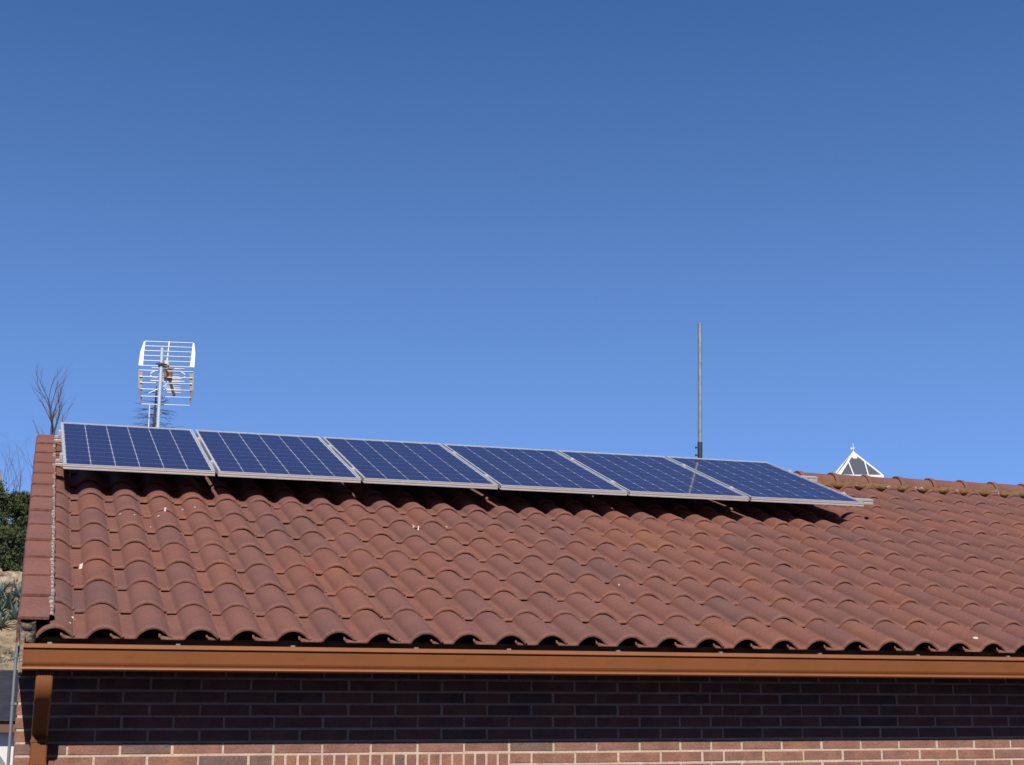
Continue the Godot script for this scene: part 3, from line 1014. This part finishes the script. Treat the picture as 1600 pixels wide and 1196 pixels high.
# ------------------------------------------------------------------ glazed pyramid beyond the ridge
func build_pyramid() -> void:
	var at := Vector3(16.83, GROUND, -20.5)
	var t := thing("glazed_pavilion", "white framed glass pyramid with a finial, showing above the ridge tiles", "pavilion", at)
	t.rotation.y = deg_to_rad(-15.0)
	var hb := 0.47
	var yb := 4.62 - GROUND
	var ya := 5.20 - GROUND
	var apex := Vector3(0, ya, 0)
	var st := ST()
	box(st, Vector3(-hb, 0, -hb), Vector3(hb, yb - 0.06, hb))
	part("wall", done(st), M.render_white, t)
	st = ST()
	box(st, Vector3(-hb - 0.02, yb - 0.05, -hb - 0.02), Vector3(hb + 0.02, yb + 0.012, hb + 0.02))
	part("curb", done(st), M.white, t)
	var cor := [Vector3(-hb, yb, hb), Vector3(hb, yb, hb), Vector3(hb, yb, -hb), Vector3(-hb, yb, -hb)]
	for k in 4:
		var a: Vector3 = cor[k]
		var b: Vector3 = cor[(k + 1) % 4]
		var n := (b - a).cross(apex - a).normalized()
		st = ST()
		rod(st, a, apex, 0.026, 6)
		part("hip_bar", done(st), M.white, t)
		# three panes parted by two glazing bars
		var f := [0.0, 0.33, 0.67, 1.0]
		for q in 3:
			st = ST()
			flat(st)
			var p0: Vector3 = a.lerp(b, f[q]) - n * 0.01
			var p1: Vector3 = a.lerp(b, f[q + 1]) - n * 0.01
			var up0: Vector3 = apex - n * 0.01 if q == 1 else (p1.lerp(apex.lerp(b if q == 2 else a, 0.0), 0.0))
			if q == 1:
				var e0: Vector3 = a.lerp(apex, 0.62) - n * 0.01
				var e1: Vector3 = b.lerp(apex, 0.62) - n * 0.01
				quad(st, p0, p1, e1, e0)
				tri(st, e0, e1, apex - n * 0.01)
			elif q == 0:
				tri(st, p0, p1, a.lerp(apex, 0.62) - n * 0.01)
			else:
				tri(st, p0, p1, b.lerp(apex, 0.62) - n * 0.01)
			part("pane", done(st), M.smoked, t)
		for q in 2:
			st = ST()
			rod(st, a.lerp(b, f[q + 1]) + n * 0.005, (a if q == 0 else b).lerp(apex, 0.62) + n * 0.005, 0.016, 6)
			part("glazing_bar", done(st), M.white, t)
	st = ST()
	tube(st, [apex + Vector3(0, -0.15, 0), apex + Vector3(0, 0.03, 0)], [0.125, 0.012], 8)
	part("apex_cap", done(st), M.white, t)
	st = ST()
	rod(st, apex, apex + Vector3(0, 0.20, 0), 0.008, 6)
	tube(st, [apex + Vector3(0, 0.09, 0), apex + Vector3(0, 0.115, 0), apex + Vector3(0, 0.14, 0)], [0.004, 0.020, 0.004], 8)
	rod(st, apex + Vector3(-0.055, 0.085, 0), apex + Vector3(0.05, 0.10, 0), 0.008, 6)
	box(st, apex + Vector3(-0.060, 0.070, -0.003), apex + Vector3(-0.030, 0.110, 0.003))
	part("finial", done(st), M.white, t)

# ------------------------------------------------------------------ neighbour's house at the left edge
func build_neighbour() -> void:
	var n := thing("white_cottage", "white rendered cottage with a dark slate roof, beyond the left corner", "cottage", Vector3(0, GROUND, -24.6))
	var g := -GROUND
	var st := ST()
	box(st, Vector3(-9.0, 0, -6.4), Vector3(5.0, g - 0.62, -0.3))
	var wall := part("wall", done(st), M.render_white, n)
	# arched band
	st = ST()
	var c := Vector2(-1.22, g - 1.85)
	var ring := PackedVector2Array()
	for k in 25: ring.append(c + Vector2(cos(PI * k / 24.0), sin(PI * k / 24.0)) * 1.02)
	for k in 25: ring.append(c + Vector2(cos(PI * (1.0 - k / 24.0)), sin(PI * (1.0 - k / 24.0))) * 0.90)
	extrude(st, ring, Transform3D(Basis.IDENTITY, Vector3(0, 0, -0.32)), 0.07)
	part("arch_band", done(st), M.grey_band, wall)
	# window inside the arch
	st = ST()
	box(st, Vector3(-2.0, g - 2.35, -0.31), Vector3(-0.42, g - 1.28, -0.27))
	var fr := part("window", done(st), M.white, n)
	st = ST()
	for k in 2:
		box(st, Vector3(-1.93 + k * 0.75, g - 2.28, -0.275), Vector3(-1.25 + k * 0.76, g - 1.36, -0.262))
	part("pane", done(st), M.smoked, fr)
	st = ST()
	box(st, Vector3(-9.2, g - 0.74, -0.26), Vector3(5.2, g - 0.51, -0.02))
	part("fascia", done(st), M.brown_wood, n)
	# slate courses
	st = ST()
	var rows := 22
	for s in [1.0, -1.0]:
		for k in rows:
			var z0 := 0.06 - k * (3.5 / rows)
			var y0 := g - 0.50 + k * (1.03 / rows)
			if s < 0: z0 = -6.9 - z0
			var z1: float = z0 - s * (3.5 / rows + 0.05)
			flat(st)
			var a := Vector3(-9.3, y0 + 0.014, z0); var b := Vector3(5.3, y0 + 0.014, z0)
			var d := Vector3(-9.3, y0 + 1.03 / rows + 0.012, z1); var e := Vector3(5.3, y0 + 1.03 / rows + 0.012, z1)
			quad(st, a, b, e, d)
			quad(st, a - Vector3(0, 0.02, 0), b - Vector3(0, 0.02, 0), b, a)
	box(st, Vector3(-9.3, g + 0.52, -3.53), Vector3(5.3, g + 0.575, -3.37))
	var roof := part("roof", done(st), M.slate, n)
	st = ST()
	for x in [-9.1, 5.0]:
		flat(st)
		tri(st, Vector3(x, g - 0.62, -0.4), Vector3(x, g + 0.5, -3.45), Vector3(x, g - 0.62, -6.3))
	part("gable", done(st), M.render_white, n)

# ------------------------------------------------------------------ plants and stones on the hillside
func branch(st: SurfaceTool, r: RandomNumberGenerator, p: Vector3, d: Vector3, length: float, rad: float, depth: int, spread: float, lift: float) -> void:
	var pts := [p]
	var rr := [rad]
	var q := p
	var dd := d
	var n := 4
	for k in n:
		dd = (dd + Vector3(r.randf_range(-1, 1), r.randf_range(-0.4, 0.8) * lift, r.randf_range(-1, 1)) * 0.17).normalized()
		q += dd * length / n
		pts.append(q)
		rr.append(rad * lerpf(1.0, 0.5, (k + 1.0) / n))
		if depth > 0 and k > 0:
			for m in (1 if r.randf() < 0.75 else 2):
				var side := Vector3(r.randf_range(-1, 1), r.randf_range(-0.1, 0.6) * lift, r.randf_range(-1, 1)).normalized()
				branch(st, r, q, (dd + side * spread).normalized(), length * r.randf_range(0.45, 0.72), rr[-1] * 0.62, depth - 1, spread, lift)
	tube(st, pts, rr, 5 if depth > 0 else 3, false)

func leaf_mesh(w: float, l: float) -> ArrayMesh:
	var st := ST()
	flat(st)
	for k in 5:
		var a := TAU * k / 5.0
		var d := Vector3(cos(a) * 0.8, 0.75, sin(a) * 0.8) * l
		var s := Vector3(-sin(a), 0, cos(a)) * w
		quad(st, -s * 0.5, s * 0.5, d + s * 0.35, d - s * 0.35)
	return done(st)

func evergreen(label: String, at: Vector3, h: float, rad: float, seed_: int, tip: float, cat := "tree") -> void:
	var t := thing("evergreen_tree", label, cat, at, "evergreens on the hillside")
	var r := RandomNumberGenerator.new()
	r.seed = seed_
	var st := ST()
	tube(st, [Vector3(0, -0.3, 0), Vector3(0.05, h * 0.5, 0.03), Vector3(0.0, h * 0.93, 0)], [h * 0.028, h * 0.018, h * 0.004], 8)
	# limbs, each carrying clumps of leaves
	var places := []
	var nl := int(34 + h * 14)
	for k in nl:
		var f := r.randf_range(0.06, 0.97)
		var reach := rad * pow(1.0 - f, tip) * r.randf_range(0.55, 1.15) + 0.06
		var a := r.randf() * TAU
		var p0 := Vector3(0, h * f, 0)
		var p1 := p0 + Vector3(cos(a) * reach, reach * r.randf_range(0.05, 0.45), sin(a) * reach)
		tube(st, [p0, p1], [h * 0.006 * (1.2 - f), h * 0.0015], 4, false)
		for m in 46:
			var e := pow(r.randf(), 0.6)
			places.append(p0.lerp(p1, e) + Vector3(r.randfn(), r.randfn() * 0.8, r.randfn()) * (0.10 + 0.05 * reach))
	part("trunk", done(st), M.bark, t)
	var lm := leaf_mesh(0.032, 0.085)
	for c in 3:
		var leaves := ST()
		for k in range(c, places.size(), 3):
			var b := Basis.from_euler(Vector3(r.randf_range(-1.2, 1.2), r.randf() * TAU, r.randf_range(-1.2, 1.2))).scaled(Vector3.ONE * r.randf_range(0.7, 1.4))
			leaves.append_from(lm, 0, Transform3D(b, places[k]))
		part("crown", leaves.commit(), M.needle[c], t)

func agave_mesh(seed_: int) -> ArrayMesh:
	var r := RandomNumberGenerator.new()
	r.seed = seed_
	var st := ST()
	for k in 26:
		var a := TAU * k * 0.618 + r.randf_range(-0.2, 0.2)
		var up := lerpf(0.25, 1.35, k / 26.0)
		var l := r.randf_range(0.42, 0.62)
		var d := Vector3(cos(a) * cos(up), sin(up), sin(a) * cos(up))
		var s := Vector3(-sin(a), 0, cos(a))
		var n := s.cross(d).normalized()
		var rows := []
		for i in 5:
			var f := i / 4.0
			var w: float = [0.030, 0.042, 0.040, 0.026, 0.002][i]
			var c: Vector3 = d * l * f + Vector3(0, -0.10 * f * f * cos(up), 0)
			rows.append(PackedVector3Array([c - s * w + n * 0.008, c, c + s * w + n * 0.008]))
		sheet(st, rows, 1)
	return done(st)

func rock_mesh(seed_: int, size: Vector3) -> ArrayMesh:
	var n := FastNoiseLite.new()
	n.seed = seed_
	n.frequency = 0.9
	var st := ST()
	var rows := []
	for i in 9:
		var row := PackedVector3Array()
		var v := PI * (i / 8.0 - 0.5)
		for j in 14:
			var u := -TAU * j / 14.0
			var d := Vector3(cos(u) * cos(v), sin(v), sin(u) * cos(v))
			# towards a block with broken faces
			var m := maxf(absf(d.x), maxf(absf(d.y), absf(d.z)))
			var p := d.lerp(d / m, 0.7) * (1.0 + 0.35 * n.get_noise_3dv(d * 1.6) + 0.16 * n.get_noise_3dv(d * 5.0))
			row.append(p * size * 0.5)
		rows.append(row)
	sheet(st, rows, -1, true)
	return done(st)

func build_hillside() -> void:
	# bare tree rising over the verge
	var r := RandomNumberGenerator.new()
	r.seed = 43
	var bt := thing("bare_tree", "leafless tree with upright twigs rising over the left end of the ridge", "tree", Vector3(0.36, hill(0.3, -45.0) - 0.1, -45.0))
	var top: float = 11.0 - bt.position.y
	var st := ST()
	tube(st, [Vector3.ZERO, Vector3(-0.05, top * 0.35, 0), Vector3(-0.10, top * 0.62, 0)], [0.13, 0.09, 0.06], 8, false)
	part("trunk", done(st), M.twig, bt)
	st = ST()
	var fork := Vector3(-0.10, top * 0.62, 0)
	branch(st, r, fork, Vector3(-0.10, 1, 0.1).normalized(), 1.45, 0.050, 3, 0.5, 1.2)
	branch(st, r, fork + Vector3(0.08, 0.25, 0), Vector3(0.10, 1, -0.1).normalized(), 1.62, 0.046, 3, 0.45, 1.2)
	branch(st, r, fork + Vector3(-0.02, 0.1, 0), Vector3(-0.55, 0.8, 0.1).normalized(), 0.85, 0.026, 2, 0.6, 1.2)
	branch(st, r, fork + Vector3(0.05, 0.0, 0), Vector3(0.35, 0.9, 0.1).normalized(), 0.6, 0.024, 2, 0.6, 1.2)
	branch(st, r, fork + Vector3(0.03, 0.2, 0.05), Vector3(-0.02, 1, 0.05).normalized(), 1.25, 0.045, 3, 0.40, 1.2)
	branch(st, r, fork + Vector3(0.14, -0.1, 0), Vector3(0.06, 1, 0).normalized(), 1.35, 0.030, 2, 0.30, 1.2)
	part("crown", done(st), M.twig, bt)
	# sparse dark conifer behind the antenna
	r.seed = 61
	var cp := Vector3(3.72, hill(3.7, -46.0) - 0.1, -46.0)
	var ct := thing("sparse_conifer", "sparse dark conifer with thin drooping branches behind the television antenna", "tree", cp)
	var ch: float = 11.2 - cp.y
	st = ST()
	tube(st, [Vector3.ZERO, Vector3(0.03, ch * 0.6, 0), Vector3(0.07, ch, 0)], [0.14, 0.085, 0.02], 8, false)
	part("trunk", done(st), M.dark_twig, ct)
	st = ST()
	for k in 70:
		var f := r.randf_range(0.55, 0.99)
		var a := r.randf() * TAU
		var reach := (1.0 - f) * 3.0 + 0.22
		var p0 := Vector3(0.05, ch * f, 0)
		var d := Vector3(cos(a), r.randf_range(-0.10, 0.22), sin(a))
		branch(st, r, p0, d.normalized(), reach * r.randf_range(0.5, 1.0), 0.016, 2 if f < 0.9 else 1, 0.7, -0.2)
	part("crown", done(st), M.dark_twig, ct)
	# evergreens above the stone band at the left edge
	evergreen("dark evergreen tree at the left edge of the picture, tallest above the stone band", Vector3(-1.52, hill(-1.5, -46.5), -46.5), 3.35, 0.95, 3, 0.7)
	evergreen("bushy evergreen close beside the verge tiles, above the stone band", Vector3(-0.62, hill(-0.6, -47.0), -47.0), 3.0, 1.10, 4, 0.45)
	evergreen("low spreading evergreen bush overhanging the stone band", Vector3(-1.05, hill(-1.0, -44.7) - 0.15, -44.7), 1.75, 1.0, 5, 0.4, "bush")
	evergreen("evergreen tree standing left of the picture's edge on the hillside", Vector3(-3.9, hill(-3.9, -46.0), -46.0), 4.2, 1.3, 6, 0.7)
	# pale leaning trunk and hazy twigs behind the evergreens
	st = ST()
	tube(st, [Vector3(0.0, 0, 0), Vector3(-0.35, 2.0, 0), Vector3(-0.75, 3.95, 0)], [0.11, 0.085, 0.05], 8)
	var dt := thing("dead_trunk", "pale leaning dead trunk between the evergreens at the left edge", "tree", Vector3(-0.68, hill(-0.7, -49.0) - 0.1, -49.0))
	part("trunk", done(st), M.pale_bark, dt)
	r.seed = 71
	var tw := thing("twiggy_tree", "bare twiggy tree between the evergreens and the verge tiles", "tree", Vector3(-0.55, hill(-0.5, -52.0) - 0.1, -52.0))
	st = ST()
	tube(st, [Vector3.ZERO, Vector3(0.05, 2.2, 0)], [0.09, 0.06], 7, false)
	part("trunk", done(st), M.twig, tw)
	st = ST()
	for k in 4:
		branch(st, r, Vector3(0.05, 1.5 + 0.25 * k, 0), Vector3(r.randf_range(-0.6, 0.6), 1, r.randf_range(-0.4, 0.4)).normalized(), 2.1, 0.026, 3, 0.6, 0.9)
	part("crown", done(st), M.twig, tw)
	# stone band: a stepped outcrop of pale blocks
	r.seed = 81
	var rk := [rock_mesh(1, Vector3.ONE), rock_mesh(2, Vector3.ONE), rock_mesh(3, Vector3.ONE), rock_mesh(4, Vector3.ONE)]
	var x := -5.2
	var idx := 0
	while x < 3.0:
		var w := r.randf_range(0.6, 1.15)
		for lay in 2:
			var zz := -43.1 - lay * 0.45
			var p := Vector3(x + w * 0.5 + lay * 0.3, hill(x, zz) + (0.06 if lay == 0 else 0.10), zz)
			var hgt := r.randf_range(0.36, 0.50)
			var o := part(numbered("sandstone_block"), rk[r.randi() % 4], M.rock, self, Transform3D(Basis(Vector3.UP, r.randf_range(-0.3, 0.3)).scaled_local(Vector3(w * 1.08, hgt, 0.7)), p))
			tag(o, "pale sandstone block, %s from the left in the %s tier of the band" % [["first", "second", "third", "fourth", "fifth", "sixth", "seventh", "eighth", "ninth", "tenth", "eleventh", "twelfth", "thirteenth", "fourteenth"][idx], "lower" if lay == 0 else "upper"], "rock", "blocks of the stone band")
		idx += 1
		x += w
	# agaves on the slope below
	var am := [agave_mesh(1), agave_mesh(2), agave_mesh(3)]
	var spots := [[-0.95, -41.9, 1.25], [-0.42, -42.2, 1.15], [-0.70, -41.0, 1.35], [-1.25, -41.2, 1.2], [-0.25, -41.1, 1.1], [-0.95, -40.2, 1.3], [-0.45, -40.0, 1.2], [-1.6, -40.5, 1.2], [-0.20, -39.4, 1.05], [-0.85, -39.3, 1.1], [0.25, -40.3, 1.2], [-1.9, -41.9, 1.2], [-2.5, -41.0, 1.3], [0.7, -41.2, 1.2]]
	for k in spots.size():
		var s: Array = spots[k]
		var a := thing("agave", "grey-green spiky agave on the slope, %s" % ["uppermost, under the stone band's left blocks", "high on the slope against the verge tiles", "large one in the middle of the clump", "at the clump's left edge, upper row", "upper one of those touching the verge tiles", "lower middle of the clump, at the picture's edge", "lower middle of the clump, nearer the verge tiles", "off to the left of the clump, middle row", "lowest one, touching the verge tiles", "lowest one, at the picture's left edge", "hidden side of the clump, behind the house corner", "far left one below the stone band", "farthest left one of the clump", "farthest right one behind the house"][k], "agave", Vector3(s[0], hill(s[0], s[1]) - 0.04, s[1]), "agaves on the slope")
		a.rotation.y = k * 1.3
		a.scale = Vector3.ONE * s[2]
		part("rosette", am[k % 3], M.agave[k % 3], a)
	# low weeds on the bare soil
	for k in 7:
		var wx := [-0.85, -0.55, -0.72, -0.40, -1.1, -0.30, -1.4][k] as float
		var wz := [-37.2, -37.6, -36.6, -36.9, -37.9, -37.4, -36.9][k] as float
		st = ST()
		for m in 60:
			var aa := r.randf() * TAU
			var d := Vector3(cos(aa) * 0.6, r.randf_range(0.3, 1.0), sin(aa) * 0.6) * r.randf_range(0.10, 0.24)
			var s2 := Vector3(-sin(aa), 0, cos(aa)) * 0.012
			var b0 := Vector3(r.randfn() * 0.09, 0, r.randfn() * 0.09)
			flat(st)
			tri(st, b0 - s2, b0 + s2, b0 + d)
		solid("weed_tuft", done(st), M.agave[2], "small green weed tuft on bare soil above the slate roof, %s" % ["middle", "upper middle", "lower middle", "lower right", "upper left", "upper right", "lower left"][k], "weed", Vector3(wx, hill(wx, wz) - 0.02, wz), "weeds on the bare soil")

# ------------------------------------------------------------------ apartment block across the yard, behind the photographer: it keeps the low sky off the wall under the eave
func build_opposite() -> void:
	var h := thing("brick_apartments", "four storey brick apartment block across the yard, behind the photographer", "building", Vector3(2.0, GROUND, 14.0))
	var st := ST()
	box(st, Vector3(-15, 0, 0), Vector3(15, 11.6, 9))
	var wall := part("wall", done(st), M.brick[0], h)
	for row in 4:
		for k in 7:
			var x := -13.0 + k * 4.2
			st = ST()
			box(st, Vector3(x - 0.7, 1.0 + row * 2.8, -0.04), Vector3(x + 0.7, 2.5 + row * 2.8, 0.05))
			var w := part("window", done(st), M.white, h)
			st = ST()
			box(st, Vector3(x - 0.62, 1.08 + row * 2.8, -0.05), Vector3(x + 0.62, 2.42 + row * 2.8, -0.041))
			part("pane", done(st), M.smoked, w)
	st = ST()
	flat(st)
	var e := 0.5
	var a := Vector3(-15 - e, 11.6, -e); var b := Vector3(15 + e, 11.6, -e)
	var c := Vector3(15 + e, 11.6, 9 + e); var d := Vector3(-15 - e, 11.6, 9 + e)
	var r0 := Vector3(-11, 13.6, 4.5); var r1 := Vector3(11, 13.6, 4.5)
	quad(st, b, a, r0, r1); quad(st, d, c, r1, r0)
	tri(st, a, d, r0); tri(st, c, b, r1)
	quad(st, a, b, c, d)
	part("roof", done(st), M.clay[0], h)
